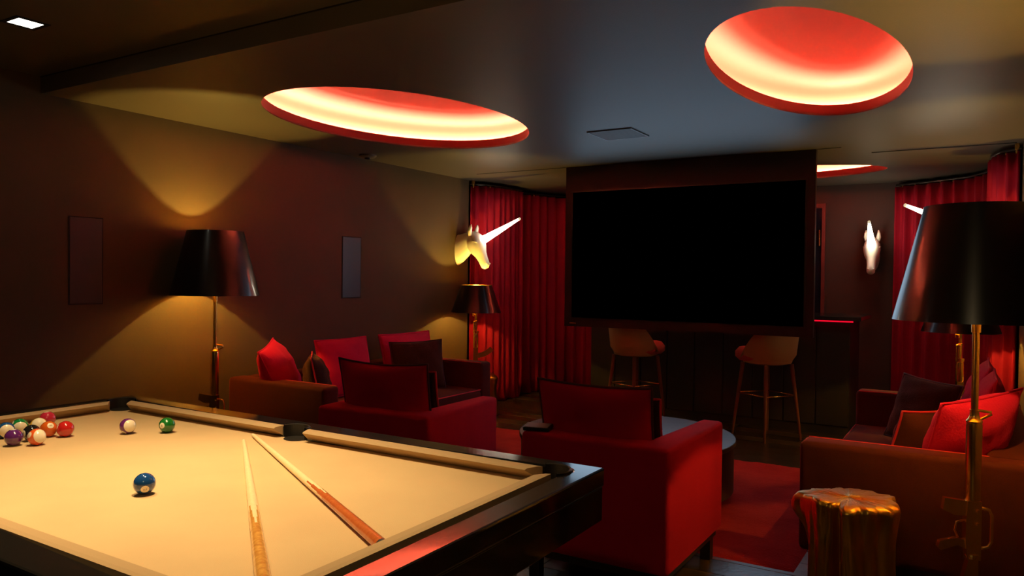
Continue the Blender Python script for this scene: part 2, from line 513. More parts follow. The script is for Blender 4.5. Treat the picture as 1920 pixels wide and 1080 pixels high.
bm = holed_slab([(px0, py0), (px1, py0), (px1, py1), (px0, py1)], [inner_loop()], 0.775, TOP)
o = obj('rail', bm, M['lacquer'], pool)
bv = o.modifiers.new('edge', 'BEVEL'); bv.width = 0.006; bv.segments = 2; bv.limit_method = 'ANGLE'; bv.angle_limit = radians(60)
obj('apron', box(px0 + .004, py0 + .004, 0.672, px1 - .004, py1 - .004, 0.776, .004, 1), M['lacquer'], pool)
obj('slate_bed', prism([(cx0 + .05, cy0), (cx1 - .05, cy0), (cx1, cy0 + .05), (cx1, cy1 - .05), (cx1 - .05, cy1), (cx0 + .05, cy1), (cx0, cy1 - .05), (cx0, cy0 + .05)],
                       0.7765, FELT), M['felt'], pool)['label'] = 'tan felt playing surface'


def cushion(p0, p1, inward, cut0, cut1):
    """wooden-edge line p0->p1; inward unit vector; cut = how much shorter the nose is at each end"""
    p0, p1, iw = Vector(p0), Vector(p1), Vector(inward)
    d = (p1 - p0).normalized()
    bm = bmesh.new()
    wdt = 0.046
    prof = [(0.0, FELT + .001), (0.0, TOP + .001), (0.012, TOP + .0025), (wdt - .006, TOP - .001), (wdt, TOP - .005), (wdt - .001, TOP - .007), (wdt - .042, FELT + .001)]
    rings = []
    for end, base, cut, sg in ((0, p0, cut0, 1), (1, p1, cut1, -1)):
        rings.append([tuple((base + d * (sg * cut * (q / wdt)) + iw * q)) + (z,) for q, z in prof])
    add_rings(bm, rings)
    return bm


g = 0.062
for nm, p0, p1, iw, c0, c1 in (
        ('far_left', (cx0 + g, cy1), (pmx - .062, cy1), (0, -1), .035, .012), ('far_right', (pmx + .062, cy1), (cx1 - g, cy1), (0, -1), .012, .035),
        ('near_left', (cx0 + g, cy0), (pmx - .062, cy0), (0, 1), .035, .012), ('near_right', (pmx + .062, cy0), (cx1 - g, cy0), (0, 1), .012, .035),
        ('short_left', (cx0, cy0 + g), (cx0, cy1 - g), (1, 0), .035, .035), ('short_right', (cx1, cy0 + g), (cx1, cy1 - g), (-1, 0), .035, .035)):
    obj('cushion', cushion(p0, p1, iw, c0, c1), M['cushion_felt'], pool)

for (x, y, a0, corner) in ((cx0 + .02, cy0 + .02, 225, 1), (cx1 - .02, cy0 + .02, 315, 1), (cx1 - .02, cy1 - .02, 45, 1), (cx0 + .02, cy1 - .02, 135, 1),
                           (pmx, cy0 + .012, 270, 0), (pmx, cy1 - .012, 90, 0)):
    bm = bmesh.new()
    ro, ri = 0.0595, 0.052
    if not corner:
        ro, ri = 0.0575, 0.050
    half = 92
    sec = []
    for j in range(17):
        a = radians(a0 - half + 2 * half * j / 16)
        ky = 0.9 if not corner else 1
        sec.append([(x + r * cos(a), y + r * sin(a) * ky, z) for r, z in ((ro, 0.778), (ro, TOP + .004), (ro - .003, TOP + .007), (ri, TOP + .005), (ri, 0.778))])
    vr = [[bm.verts.new(p) for p in s] for s in sec]
    for a, b in zip(vr, vr[1:]):
        for i in range(4):
            bm.faces.new((a[i], a[i + 1], b[i + 1], b[i]))
    pk = obj('pocket', bm, M['rubber'], pool, smooth=True, auto=40)
    obj('pocket_floor', lathe([(0.05, 0.7905), (0.05, 0.7915)], 20, cx=x + .012 * cos(radians(a0)), cy=y + .012 * sin(radians(a0))), M['rubber'], pk)
# cabinet underneath and legs
bm = bmesh.new()
add_rings(bm, [[(px0 + .24, py0 + .2, .48), (px1 - .30, py0 + .2, .48), (px1 - .30, py1 - .28, .48), (px0 + .24, py1 - .28, .48)],
               [(px0 + .18, py0 + .15, .672), (px1 - .24, py0 + .15, .672), (px1 - .24, py1 - .22, .672), (px0 + .18, py1 - .22, .672)]])
obj('cabinet', bm, M['espresso'], pool)
for lx in (px0 + .20, px1 - .36):
    obj('pedestal', box(lx, py0 + .18, 0, lx + .16, py1 - .16, .672, .006, 1), M['espresso'], pool)

# ---------------------------------------------------------------- balls
R = 0.0286


def ball_mat(name, col, stripe):
    m = bpy.data.materials.new(name); m.use_nodes = True
    nt = m.node_tree; b = nt.nodes['Principled BSDF']
    b.inputs['Roughness'].default_value = 0.08; b.inputs['Coat Weight'].default_value = 1.0
    tc = nt.nodes.new('ShaderNodeTexCoord'); sx = nt.nodes.new('ShaderNodeSeparateXYZ')
    nt.links.new(tc.outputs['Object'], sx.inputs[0])

    def mth(op, a, v):
        n = nt.nodes.new('ShaderNodeMath'); n.operation = op
        nt.links.new(a, n.inputs[0]); n.inputs[1].default_value = v
        return n.outputs[0]
    ax = mth('ABSOLUTE', sx.outputs['X'], 0)
    dot = mth('GREATER_THAN', ax, R * 0.925)
    white = (0.86, 0.78, 0.60, 1)
    mx = nt.nodes.new('ShaderNodeMix'); mx.data_type = 'RGBA'
    mx.inputs[6].default_value = (*col, 1); mx.inputs[7].default_value = white
    nt.links.new(dot, mx.inputs[0])
    out = mx.outputs[2]
    if stripe:
        az = mth('ABSOLUTE', sx.outputs['Z'], 0)
        cap = mth('GREATER_THAN', az, R * 0.60)
        m2 = nt.nodes.new('ShaderNodeMix'); m2.data_type = 'RGBA'
        nt.links.new(out, m2.inputs[6]); m2.inputs[7].default_value = white
        nt.links.new(cap, m2.inputs[0]); out = m2.outputs[2]
    nt.links.new(out, b.inputs['Base Color'])
    return m


def text_mesh(s, size, parent, m, mapf, name='number'):
    cu = bpy.data.curves.new('t', 'FONT'); cu.body = s; cu.size = size; cu.align_x = 'CENTER'; cu.align_y = 'CENTER'
    cu.resolution_u = 3
    to = bpy.data.objects.new('t', cu); C.objects.link(to)
    dg = bpy.context.evaluated_depsgraph_get(); dg.update()
    me = bpy.data.meshes.new_from_object(to.evaluated_get(dg))
    bpy.data.objects.remove(to); bpy.data.curves.remove(cu)
    me.name = name
    me.materials.clear(); me.materials.append(m)
    for v in me.vertices:
        v.co = mapf(v.co)
    o = bpy.data.objects.new(name, me); C.objects.link(o); o.parent = parent
    return o


def ball(num, col, stripe, x, y, nd, pd, label):
    """nd / pd: directions of the number spot and the pole in view terms (right, up, toward camera)"""
    c = Vector((x, y, FELT + R + 0.0005))
    tow = (Vector((0, 0, EYE)) - c).normalized()
    right = Vector((0, 0, 1)).cross(tow).normalized()
    upv = tow.cross(right)
    W = lambda d: (right * d[0] + upv * d[1] + tow * d[2]).normalized()
    X = W(nd); Z = W(pd); Z = (Z - X * Z.dot(X)).normalized(); Yv = Z.cross(X)
    bm = bmesh.new(); bmesh.ops.create_uvsphere(bm, u_segments=40, v_segments=24, radius=R)
    o = obj('billiard_ball', bm, ball_mat('ball_%d' % num, col, stripe), smooth=True)
    o.matrix_world = Matrix(((X.x, Yv.x, Z.x, c.x), (X.y, Yv.y, Z.y, c.y), (X.z, Yv.z, Z.z, c.z), (0, 0, 0, 1)))
    tag(o, label, 'ball', 'billiard balls on the pool table')
    def mf(v):
        p = Vector((1.0, v.x / R, v.y / R)); p.normalize()
        return p * (R * 1.004)
    text_mesh(str(num), 0.0125 if num < 10 else 0.0105, o, M['number_ink'], mf)


BALLS = [
    (2, (0.010, 0.060, 0.22), 0, -1.917, 1.234, (0.05, -0.55, 0.8), (1, .2, 0), 'solid blue ball number two alone near the middle of the felt'),
    (6, (0.010, 0.16, 0.022), 0, -2.593, 1.759, (-0.6, -0.05, 0.75), (0, 1, 0), 'solid dark green ball beside the far cushion, right of the purple striped ball'),
    (12, (0.13, 0.022, 0.16), 1, -2.692, 1.665, (-0.5, -0.8, 0.25), (0.45, 0.05, 0.9), 'purple and white striped ball between the cluster and the green ball'),
    (3, (0.55, 0.018, 0.016), 0, -2.824, 1.508, (-0.9, 0.35, 0.1), (0, 1, 0.2), 'solid red ball at the right end of the cluster'),
    (7, (0.50, 0.025, 0.06), 0, -3.075, 1.574, (0.1, -1, -0.1), (0, 0, 1), 'crimson ball farthest back in the cluster by the short cushion'),
    (5, (0.66, 0.115, 0.012), 0, -2.872, 1.474, (0.22, 0.42, 0.85), (1, 0, 0), 'solid orange ball behind the orange striped ball'),
    (9, (0.78, 0.46, 0.02), 1, -2.966, 1.487, (-0.7, 0.6, -0.2), (0.35, 0.05, 0.9), 'yellow and white striped ball between the crimson and green balls'),
    (13, (0.72, 0.115, 0.020), 1, -2.766, 1.380, (-0.8, 0.3, 0.5), (0.5, 0.12, 0.85), 'orange and white striped ball in front of the cluster'),
    (8, (0.012, 0.011, 0.011), 0, -2.850, 1.405, (-0.85, 0.0, 0.45), (0, 1, 0), 'black eight ball between the purple and orange striped balls'),
    (14, (0.010, 0.20, 0.05), 1, -3.005, 1.440, (-0.8, 0.4, 0.2), (0.5, -0.5, 0.7), 'green striped ball peeking out behind the black ball'),
    (4, (0.10, 0.018, 0.15), 0, -2.820, 1.332, (0.05, -1, -0.1), (0, 0, 1), 'solid purple ball at the left front of the cluster'),
    (10, (0.012, 0.075, 0.25), 1, -2.972, 1.378, (-0.85, 0.45, 0.2), (0.35, -0.3, 0.85), 'blue and white striped ball behind the solid purple ball'),
]
for b in BALLS:
    ball(*b)

# ---------------------------------------------------------------- cues


def cue(tip, direction, length, butt_m, label, splice, r1=0.0165):
    d = Vector((direction[0], direction[1], 0)).normalized()
    r0 = 0.0066
    slope = (r1 - r0) / length
    t = thing('pool_cue', label, 'cue', (tip[0], tip[1], FELT + 0.0015))
    # local x along the cue, resting on the felt: axis rises with the radius
    t.rotation_euler = (0, 0, math.atan2(d.y, d.x))

    def ring(s, r, n=16):
        return [(s, r * cos(2 * pi * i / n), r0 + slope * s + r * sin(2 * pi * i / n)) for i in range(n)]
    rad = lambda s: r0 + slope * s
    bm = bmesh.new(); add_rings(bm, [ring(0.0, .0045), ring(0.004, .0060), ring(0.012, .0062)])
    obj('leather_tip', bm, M['cue_tip'], t, smooth=True, auto=50)
    bm = bmesh.new(); add_rings(bm, [ring(0.012, .0062), ring(0.035, rad(.035))])
    obj('ferrule', bm, M['maple'], t, smooth=True, auto=50)
    bm = bmesh.new(); add_rings(bm, [ring(s, rad(s)) for s in (0.035, .3, .6, splice - .12)])
    obj('shaft', bm, M['maple'], t, smooth=True, auto=50)
    # spliced points: the section between is divided into maple and butt wood by V shaped points
    n = 32
    bm = bmesh.new()
    m = 14
    s0, s1 = splice - .12, splice + .10
    V = [[bm.verts.new(ring(s0 + (s1 - s0) * j / m, rad(s0 + (s1 - s0) * j / m), n)[i]) for i in range(n)] for j in range(m + 1)]
    for j in range(m):
        for i in range(n):
            f = bm.faces.new((V[j][i], V[j][(i + 1) % n], V[j + 1][(i + 1) % n], V[j + 1][i]))
            ph = ((i + .5) / n * 4) % 1.0
            tri = abs(ph - .5) * 2
            f.material_index = 1 if (j + .5) / m > tri else 0
    obj('splice', bm, [M['maple'], butt_m], t, smooth=True)
    bm = bmesh.new(); add_rings(bm, [ring(s, rad(s)) for s in (s1, length - .03)])
    obj('butt', bm, butt_m, t, smooth=True, auto=50)
    bm = bmesh.new(); add_rings(bm, [ring(length - .03, rad(length - .03)), ring(length - .004, rad(length)), ring(length, rad(length) * .8)])
    obj('bumper', bm, M['rubber'], t, smooth=True, auto=50)


cue((-2.218, 1.806), (0.764, -0.588), 1.405, M['amber'], 'pool cue with amber brown butt lying on the felt, nearer the camera', 0.955)
cue((-2.273, 1.891), (0.791, -0.426), 1.372, M['cherry'], 'pool cue with reddish butt lying on the felt toward the short rail', 0.86, 0.0150)

# ---------------------------------------------------------------- upholstery helpers


def softbox(bm, x0, y0, z0, x1, y1, z1, r=0.03, seg=3):
    return add_box(bm, x0, y0, z0, x1, y1, z1, r, seg)


def pillow(name, label, w, h, t, loc, rz, tilt, m, pm=None, group=None, roll=0.0, seed=0, ears=0.06, sag=0.0):
    """upright cushion: local x width, z height, y thickness; bottom edge on loc; tilt leans it back (about x)"""
    rnd = random.Random(seed)
    N = 18
    bm = bmesh.new()
    ph = [rnd.uniform(0, 6.28) for _ in range(6)]

    def P(u, v, s):
        prof = max(0.0, (1 - abs(u) ** 2.6)) ** 0.62 * max(0.0, (1 - abs(v) ** 2.6)) ** 0.62
        x = u * w / 2 * (1 - ears * (1 - v * v))
        z = (v + 1) / 2 * h
        z = h / 2 + (z - h / 2) * (1 - ears * (1 - u * u))
        z -= sag * (1 - u * u) * max(0, v) * h
        wr = 0.0045 * (sin(7 * u + 5 * v + ph[0]) + sin(11 * v - 4 * u + ph[1]) + .7 * sin(17 * u + 9 * v + ph[2])) * prof
        y = s * (t / 2 * prof) + wr
        return (x, y, z)
    grid = {}
    for s in (1, -1):
        for i in range(N + 1):
            for j in range(N + 1):
                edge = i in (0, N) or j in (0, N)
                if edge and s == -1:
                    continue
                u = -cos(pi * i / N) * .35 + (2 * i / N - 1) * .65
                v = -cos(pi * j / N) * .35 + (2 * j / N - 1) * .65
                grid[(s, i, j)] = bm.verts.new(P(u, v, s))
    gv = lambda s, i, j: grid.get((s, i, j)) or grid[(1, i, j)]
    for s in (1, -1):
        for i in range(N):
            for j in range(N):
                q = (gv(s, i, j), gv(s, i + 1, j), gv(s, i + 1, j + 1), gv(s, i, j + 1))
                bm.faces.new(q if s == -1 else q[::-1])
    edge_pts = [grid[(1, i, 0)].co.copy() for i in range(N)] + [grid[(1, N, j)].co.copy() for j in range(N)] + \
               [grid[(1, i, N)].co.copy() for i in range(N, 0, -1)] + [grid[(1, 0, j)].co.copy() for j in range(N, 0, -1)]
    zmin = min(v.co.z for v in bm.verts)
    o = obj(name, bm, m, smooth=True)
    o.location = loc
    o.rotation_euler = (Matrix.Rotation(rz, 3, 'Z') @ Matrix.Rotation(tilt, 3, 'X') @ Matrix.Rotation(roll, 3, 'Y')).to_euler()
    tag(o, label, 'cushion', group)
    obj('piping', tube(edge_pts, 0.006, 6, True), pm or m, o, smooth=True)
    return o


def armchair(label, loc, rz, wd=0.72, dp=0.80, zb=0.15, zt=0.68):
    """back-right corner of the body at local origin, x goes to -wd, y forward to dp"""
    t = thing('armchair', label, 'armchair', loc, rz, 'low red armchairs before the pool table')
    th = 0.115
    bm = bmesh.new()
    # one U shaped upholstered shell
    poly = [(0, 0), (0, dp), (-th, dp), (-th, th), (-wd + th, th), (-wd + th, dp), (-wd, dp), (-wd, 0)]
    prism(poly, zb, zt, 'z', bm)
    bmesh.ops.bevel(bm, geom=[e for e in bm.edges], offset=0.022, segments=3, affect='EDGES', profile=0.5)
    obj('shell', bm, M['red_velvet'], t, smooth=True, auto=60)
    obj('seat_deck', box(-wd + th - .01, th - .01, zb + .005, -th + .01, dp - .012, 0.30, .01, 1), M['red_velvet'], t)
    obj('seat_cushion', box(-wd + th + .004, th + .004, 0.30, -th - .004, dp - .002, 0.43, .03, 3), M['red_velvet'], t, smooth=True, auto=60)
    obj('plinth', box(-wd + .025, .025, zb - .035, -.025, dp - .025, zb + .004), M['espresso'], t)
    for lx in (-wd + .035, -.085):
        for ly in (.035, dp - .085):
            obj('leg', box(lx, ly, 0, lx + .05, ly + .05, zb - .034), M['espresso'], t)
    return t


# ---------------------------------------------------------------- armchairs with cushions
A1 = (-1.068, 3.005)
armchair('red velvet armchair nearest the camera, its right side brightly lit', (*A1, 0), 0.0, 0.715, 0.79, .15, .685)
rzB = radians(5.5)
A2 = (-2.43, 3.150)
armchair('red velvet armchair just behind the far long rail of the pool table', (*A2, 0), rzB, 0.74, 0.80, .15, .655)


def local(A, rz, x, y, z):
    return (A[0] + x * cos(rz) - y * sin(rz), A[1] + x * sin(rz) + y * cos(rz), z)


pillow('back_cushion', 'wide red cushion with dark piping on the nearest armchair', 0.575, 0.48, 0.15, local(A1, 0, -.410, .215, .445), radians(-1), radians(11), M['red_velvet'], M['dark_piping'],
       'red cushions on the armchairs', seed=3, ears=.035, sag=.015)
pillow('back_cushion', 'wide red cushion with dark piping on the armchair behind the far rail', 0.60, 0.48, 0.15, local(A2, rzB, -.385, .215, .445), rzB, radians(11), M['red_velvet'], M['dark_piping'],
       'red cushions on the armchairs', seed=4, ears=.035, sag=.03)
pillow('scatter_cushion', 'dark brown cushion with red piping tucked in front on the nearest armchair', 0.46, 0.42, 0.13, local(A1, 0, -.362, .385, .435), radians(-6), radians(12), M['dark_brown'], M['red_piping'],
       'cushions tucked in front on the armchairs', seed=5, ears=.05)
pillow('scatter_cushion', 'dark brown cushion with red piping tucked in front on the farther armchair', 0.46, 0.43, 0.13, local(A2, rzB, -.345, .385, .435), rzB - radians(6), radians(12), M['dark_brown'], M['red_piping'],
       'cushions tucked in front on the armchairs', seed=6, ears=.05)

# tablet on the back of the nearest armchair
t = thing('tablet', 'small black tablet lying on the back of the nearest red armchair', 'tablet', (A1[0] - .655, A1[1] + .060, .686), radians(14))
t.rotation_euler = (radians(5), 0, radians(14)); t.location.z += .005
obj('case', box(-.062, -.045, 0, .062, .045, .016, .003, 1), M['black_plastic'], t)
obj('glass', box(-.054, -.037, .0155, .054, .037, .0172, .0005, 1), M['glass_face'], t)

# ---------------------------------------------------------------- sofas


def sofa(label, loc, rz, L, D, zt, mirror):
    """local x along the length 0..L, y from the front edge (0) back to D"""
    t = thing('sofa', label, 'sofa', loc, rz, 'long brown velvet sofas along the side walls')
    ta, tb = 0.15, 0.20
    zb = 0.14
    for x0, x1 in ((0, ta), (L - ta, L)):
        bm = bmesh.new(); softbox(bm, x0, 0, zb, x1, D, zt, .028, 3)
        a = obj('arm', bm, M['brown_velvet'], t, smooth=True, auto=60)
        inner = x1 - .012 if x0 == 0 else x0 + .012
        obj('piping', tube([(inner, .02, zt - .004), (inner, D - .19, zt - .004)], .0045, 6), M['red_piping'], a)
    bm = bmesh.new(); softbox(bm, ta - .02, D - tb, zb, L - ta + .02, D - .002, zt - .003, .028, 3)
    obj('backrest', bm, M['brown_velvet'], t, smooth=True, auto=60)
    obj('seat_base', box(ta - .01, .012, zb, L - ta + .01, D - tb + .01, .29, .012, 2), M['brown_velvet'], t)
    n = 2
    wseat = (L - 2 * ta) / n
    for i in range(n):
        x0 = ta + i * wseat + .004; x1 = ta + (i + 1) * wseat - .004
        bm = bmesh.new(); softbox(bm, x0, -.005, .29, x1, D - tb, .425, .035, 3)
        s = obj('seat_cushion', bm, M['brown_velvet'], t, smooth=True, auto=60)
        e = .012
        obj('piping', tube([(x0 + e, 0.004, .416), (x1 - e, 0.004, .416), (x1 - e, D - tb - .02, .421), (x0 + e, D - tb - .02, .421)], .0045, 6, True), M['red_piping'], s)
    obj('plinth', box(.04, .05, zb - .05, L - .04, D - .04, zb + .002), M['espresso'], t)
    for lx in (.05, L - .11):
        for ly in (.15, D - .12):
            obj('leg', box(lx, ly, 0, lx + .06, ly + .06, zb - .049), M['espresso'], t)
    return t


# left sofa: runs along +Y, front faces +X  -> local x -> +Y, local y (towards back) -> -X : rotation +90
LS = (-3.64, 3.60)
sofa('brown velvet sofa with red cushions along the left wall', (*LS, 0), radians(90), 2.02, 0.96, .65, False)
# right sofa: front faces -X, local y -> +X : local x -> -Y : rotation -90, origin at the far end
RS = (-0.69, 5.79)
sofa('brown velvet sofa with red cushions along the right wall', (*RS, 0), radians(-90), 2.09, 0.94, .65, True)

SEAT = 0.425
G = 'cushions on the left sofa'


def LP(xl, yd, z=SEAT + .012):   # along the sofa, in from the front edge
    return (LS[0] - yd, LS[1] + xl, z)


def RP(xl, yd, z=SEAT + .012):   # xl measured from the near arm
    return (RS[0] + yd, RS[1] - 2.09 + xl, z)


H90 = radians(90)
pillow('back_cushion', 'tall red back cushion in the middle of the left sofa', .58, .46, .16, (-4.26, 4.50, .435), H90, radians(-13), M['red_linen'], None, G, seed=11, ears=.03)
pillow('back_cushion', 'tall red back cushion at the far end of the left sofa', .70, .46, .16, (-4.27, 5.31, .435), H90, radians(-13), M['red_linen'], None, G, seed=12, ears=.03)
pillow('scatter_cushion', 'bright red square cushion leaning into the near corner of the left sofa', .52, .47, .23, (-4.27, 3.92, .455), radians(-55), radians(24), M['red_linen'], None, G, seed=13, roll=radians(7))
pillow('scatter_cushion', 'dark brown cushion with red piping leaning on the bright red one, left sofa', .42, .40, .18, (-3.97, 3.92, .435), radians(-45), radians(12), M['dark_brown'], M['red_piping'], G, seed=14)
pillow('scatter_cushion', 'black brown cushion in front of the far red back cushion, left sofa', .45, .42, .16, (-4.00, 5.06, .435), radians(46), radians(-16), M['dark_brown'], M['dark_piping'], G, seed=15, roll=radians(-3))

G = 'cushions on the right sofa'
pillow('scatter_cushion', 'bright red cushion leaning into the near corner of the right sofa', .50, .47, .22, (-.08, 4.12, .455), radians(54), radians(22), M['red_linen'], None, G, seed=21, roll=radians(-6))
pillow('scatter_cushion', 'brown cushion with red piping beside the bright red one, right sofa', .38, .37, .16, (-.265, 4.27, .435), radians(48), radians(22), M['brown_velvet'], M['red_piping'], G, seed=22)
pillow('back_cushion', 'deep red back cushion in the middle of the right sofa', .60, .50, .16, (-.02, 4.62, .435), radians(-90), radians(-13), M['red_linen'], None, G, seed=23, ears=.03)
pillow('back_cushion', 'red back cushion at the far end of the right sofa', .70, .50, .16, (-.04, 5.27, .435), radians(-90), radians(-13), M['red_linen'], None, G, seed=24, ears=.03)
pillow('scatter_cushion', 'black brown cushion standing in front of the far red one, right sofa', .44, .40, .16, (-.31, 5.06, .435), radians(-42), radians(-18), M['dark_brown'], M['dark_piping'], G, seed=25, roll=radians(3))

# ---------------------------------------------------------------- rug and coffee table
rx0, rx1, ry0, ry1 = -3.76, -0.72, 3.78, 5.90
bm = bmesh.new()
nx, ny = 120, 84
rv = [[bm.verts.new((rx0 + (rx1 - rx0) * i / nx, ry0 + (ry1 - ry0) * j / ny,
                     0.0 if (i in (0, nx) or j in (0, ny)) else 0.011 + random.uniform(-.0025, .0025) + .002 * sin(i * .37) * sin(j * .51))) for j in range(ny + 1)] for i in range(nx + 1)]
for i in range(nx):
    for j in range(ny):
        bm.faces.new((rv[i][j], rv[i + 1][j], rv[i + 1][j + 1], rv[i][j + 1]))
o = obj('rug', bm, M['rug'], smooth=True)
tag(o, 'large mottled red pile rug under the coffee table', 'rug')

t = thing('coffee_table', 'round grey topped drum coffee table between the armchairs and the screen', 'coffee table', (-1.92, 4.568, 0))
cr = 0.687
obj('top', lathe([(cr - .003, .372), (cr, .375), (cr, .397), (cr - .003, .40)], 96), M['table_top'], t, smooth=True, auto=30)
obj('drum', lathe([(cr - .012, .085), (cr - .012, .372)], 96), M['table_side'], t, smooth=True, auto=30)
obj('plinth', lathe([(cr - .10, .016), (cr - .10, .085)], 64), M['espresso'], t, smooth=True, auto=30)

# ---------------------------------------------------------------- gun lamps


def shade(parent, zb, zt, rb, rtop, bulb_z, bulb_m, br=0.018):
    th = .003
    n = 64
    s = obj('lamp_shade', lathe([(rb, zb), (rtop, zt), (rtop - th, zt), ], n, False, False), M['shade_out'], parent, smooth=True, auto=50)
    obj('lining', lathe([(rb, zb), (rb - th, zb), (rtop - th - .001, zt - .0005)], n, False, False), M['shade_in'], s, smooth=True, auto=50)
    bm = bmesh.new()
    for z, r in ((zt - .012, rtop), (zb + .004, rb)):
        pass
    for k in range(3):
        a = 2 * pi * k / 3 + .3
        add_tube(bm, [(0.01 * cos(a), 0.01 * sin(a), bulb_z - .07), ((rb - .02) * cos(a) * .95, (rb - .02) * sin(a) * .95, zb + .03)], .0022, 5)
    obj('spider', bm, M['gold'], s)
    bm = bmesh.new(); bmesh.ops.create_uvsphere(bm, u_segments=16, v_segments=10, radius=br)
    bmesh.ops.translate(bm, verts=bm.verts, vec=(0, 0, bulb_z))
    obj('bulb', bm, bulb_m, parent, smooth=True)
    obj('socket', lathe([(.017, bulb_z - .085), (.017, bulb_z - br * .8)], 16), M['gold'], parent, smooth=True, auto=40)
    return s


def floor_gun_lamp(label, x, y, rz):
    t = thing('floor_lamp', label, 'floor lamp', (x, y, 0), rz, 'gold rifle floor lamps with black shades')
    shade(t, 1.245, 1.685, .29, .185, 1.473, M['bulb'])
    obj('barrel', lathe([(.0125, .84), (.0125, 1.20), (.0165, 1.202), (.0165, 1.275), (.012, 1.277), (.012, 1.40)], 20), M['gold'], t, smooth=True, auto=40)
    # front sight block and its triangle
    bm = bmesh.new()
    lathe([(.027, .855), (.029, .862), (.021, .872), (.016, .885), (.016, .905)], 20, bm=bm)
    add_tube(bm, [(.010, 0, .903), (.060, 0, .897), (.062, 0, .889), (.018, 0, .866)], .0052, 8)
    obj('front_sight', bm, M['gold'], t, smooth=True, auto=40)
    obj('handguard', lathe([(.0225, .555), (.0275, .562), (.0275, .845), (.0255, .856)], 28), M['gold'], t, smooth=True, auto=40)
    bm = prism([(-.022, .33), (.026, .33), (.026, .556), (-.024, .556), (-.030, .47), (-.030, .40)], -.017, .017, 'y')
    add_tube(bm, [(.012, -.018, .52), (.012, -.026, .52)], .006, 8); add_tube(bm, [(.012, -.018, .47), (.012, -.026, .47)], .006, 8)
    lathe([(.024, .335), (.026, .345), (.024, .352)], 20, bm=bm)
    obj('receiver', bm, M['gold'], t)
    bm = prism([(-.020, .50), (-.022, .555), (-.105, .565), (-.112, .520), (-.070, .500)], -.012, .012, 'y')
    obj('magazine', bm, M['gold'], t)
    bm = bmesh.new()
    prism([(-.026, .405), (-.060, .412), (-.120, .398), (-.128, .375), (-.118, .362), (-.058, .385), (-.026, .372)], -.012, .012, 'y', bm)
    obj('grip', bm, M['gold'], t)
    obj('trigger_guard', tube([(-.028, 0, .480), (-.058, 0, .472), (-.064, 0, .440), (-.052, 0, .412)], .0042, 8), M['gold'], t, smooth=True)
    obj('carry_handle', tube([(.022, 0, .530), (.060, 0, .522), (.070, 0, .500), (.070, 0, .400), (.058, 0, .378), (.022, 0, .372)], .0068, 8), M['gold'], t, smooth=True)
    bm = prism([(-.016, .335), (.018, .335), (.022, .06), (-.068, .02), (-.075, .045), (-.050, .20)], -.014, .014, 'y')
    obj('stock', bm, M['gold'], t)
    obj('base', lathe([(.125, 0), (.125, .010), (.118, .014), (.022, .018), (.018, .06)], 40), M['gold'], t, smooth=True, auto=40)
    return t


floor_gun_lamp('gold rifle floor lamp with black shade against the left wall behind the pool table', -4.475, 3.395, radians(25))
floor_gun_lamp('gold rifle floor lamp with black shade nearest the camera, before the right sofa', 0.002, 3.405, radians(25))


def stump(label, x, y, r, h, rz, seed, two=True):
    rnd = random.Random(seed)
    t = None
    n = 160
    ph = [rnd.uniform(0, 6.28) for _ in range(8)]
    rings = []
    nz = 30
    for k in range(nz + 1):
        f = k / nz
        z = h * f
        ring = []
        flare = 1.0 + .10 * (1 - f) ** 3 + .10 * max(0, f - .72) ** 1.2 * 3
        for i in range(n):
            a = 2 * pi * i / n
            sw = .25 * (1 - f)
            q = 1 + .05 * sin(3 * a + ph[0] + sw) + .055 * sin(5 * a + ph[1] - sw * 1.5) + .085 * (abs(sin(4.5 * a + ph[2] + 2 * sw + .5 * sin(4 * f + ph[7]))) - .6) + .075 * (abs(sin(7.5 * a + ph[3] + 1.6 * f)) - .6) + .012 * sin(23 * a + ph[4] - 4 * f)
            # deep cleft facing the camera
            if two:
                d = ((a - radians(-100) + pi) % (2 * pi)) - pi
                q -= .68 * math.exp(-(abs(d) / (.11 + .06 * (1 - f))) ** 1.6) * (.55 + .45 * (1 - f) ** .5)
                d2 = ((a - radians(186) + pi) % (2 * pi)) - pi
                q += .27 * math.exp(-(d2 / .30) ** 2) * math.exp(-((f - .90) / .11) ** 2)
                q -= .20 * math.exp(-(d2 / .45) ** 2) * math.exp(-((f - .40) / .35) ** 2)
            rr = r * flare * q
            zz = z
            if k == nz:
                rr *= .965
            if f > .8:
                zz += (f - .8) / .2 * (.010 * sin(2 * a + ph[5]) + .006 * sin(5 * a + ph[6]))
            ring.append((rr * cos(a), rr * sin(a), zz))
        rings.append(ring)
    for s in (.75, .5, .25, .05):
        rings.append([(p[0] * s / .965, p[1] * s / .965, p[2] * .3 + h * .7 + .002 * rnd.uniform(-1, 1) + .004) for p in rings[nz]])
    bm = bmesh.new(); add_rings(bm, rings)
    o = obj('stump_table', bm, [M['stump_gold'], M['stump_top']], smooth=True)
    for p in o.data.polygons:
        if p.normal.z > .75 and p.center.z > h * .9:
            p.material_index = 1
    o.location = (x, y, 0.001); o.rotation_euler = (0, 0, rz)
    return tag(o, label, 'side table', 'cast gold tree stump side tables')


stump('cast gold tree stump table with a deep cleft, beside the right sofa', -0.415, 3.25, .158, .535, 0, 3)
ST_H = .385
stump('cast gold stump under the left table lamp beyond the left sofa', -4.36, 6.43, .215, ST_H, .7, 5, False)
stump('cast gold stump under the right table lamp beyond the right sofa', -0.10, 6.43, .215, ST_H, 2.1, 8, False)


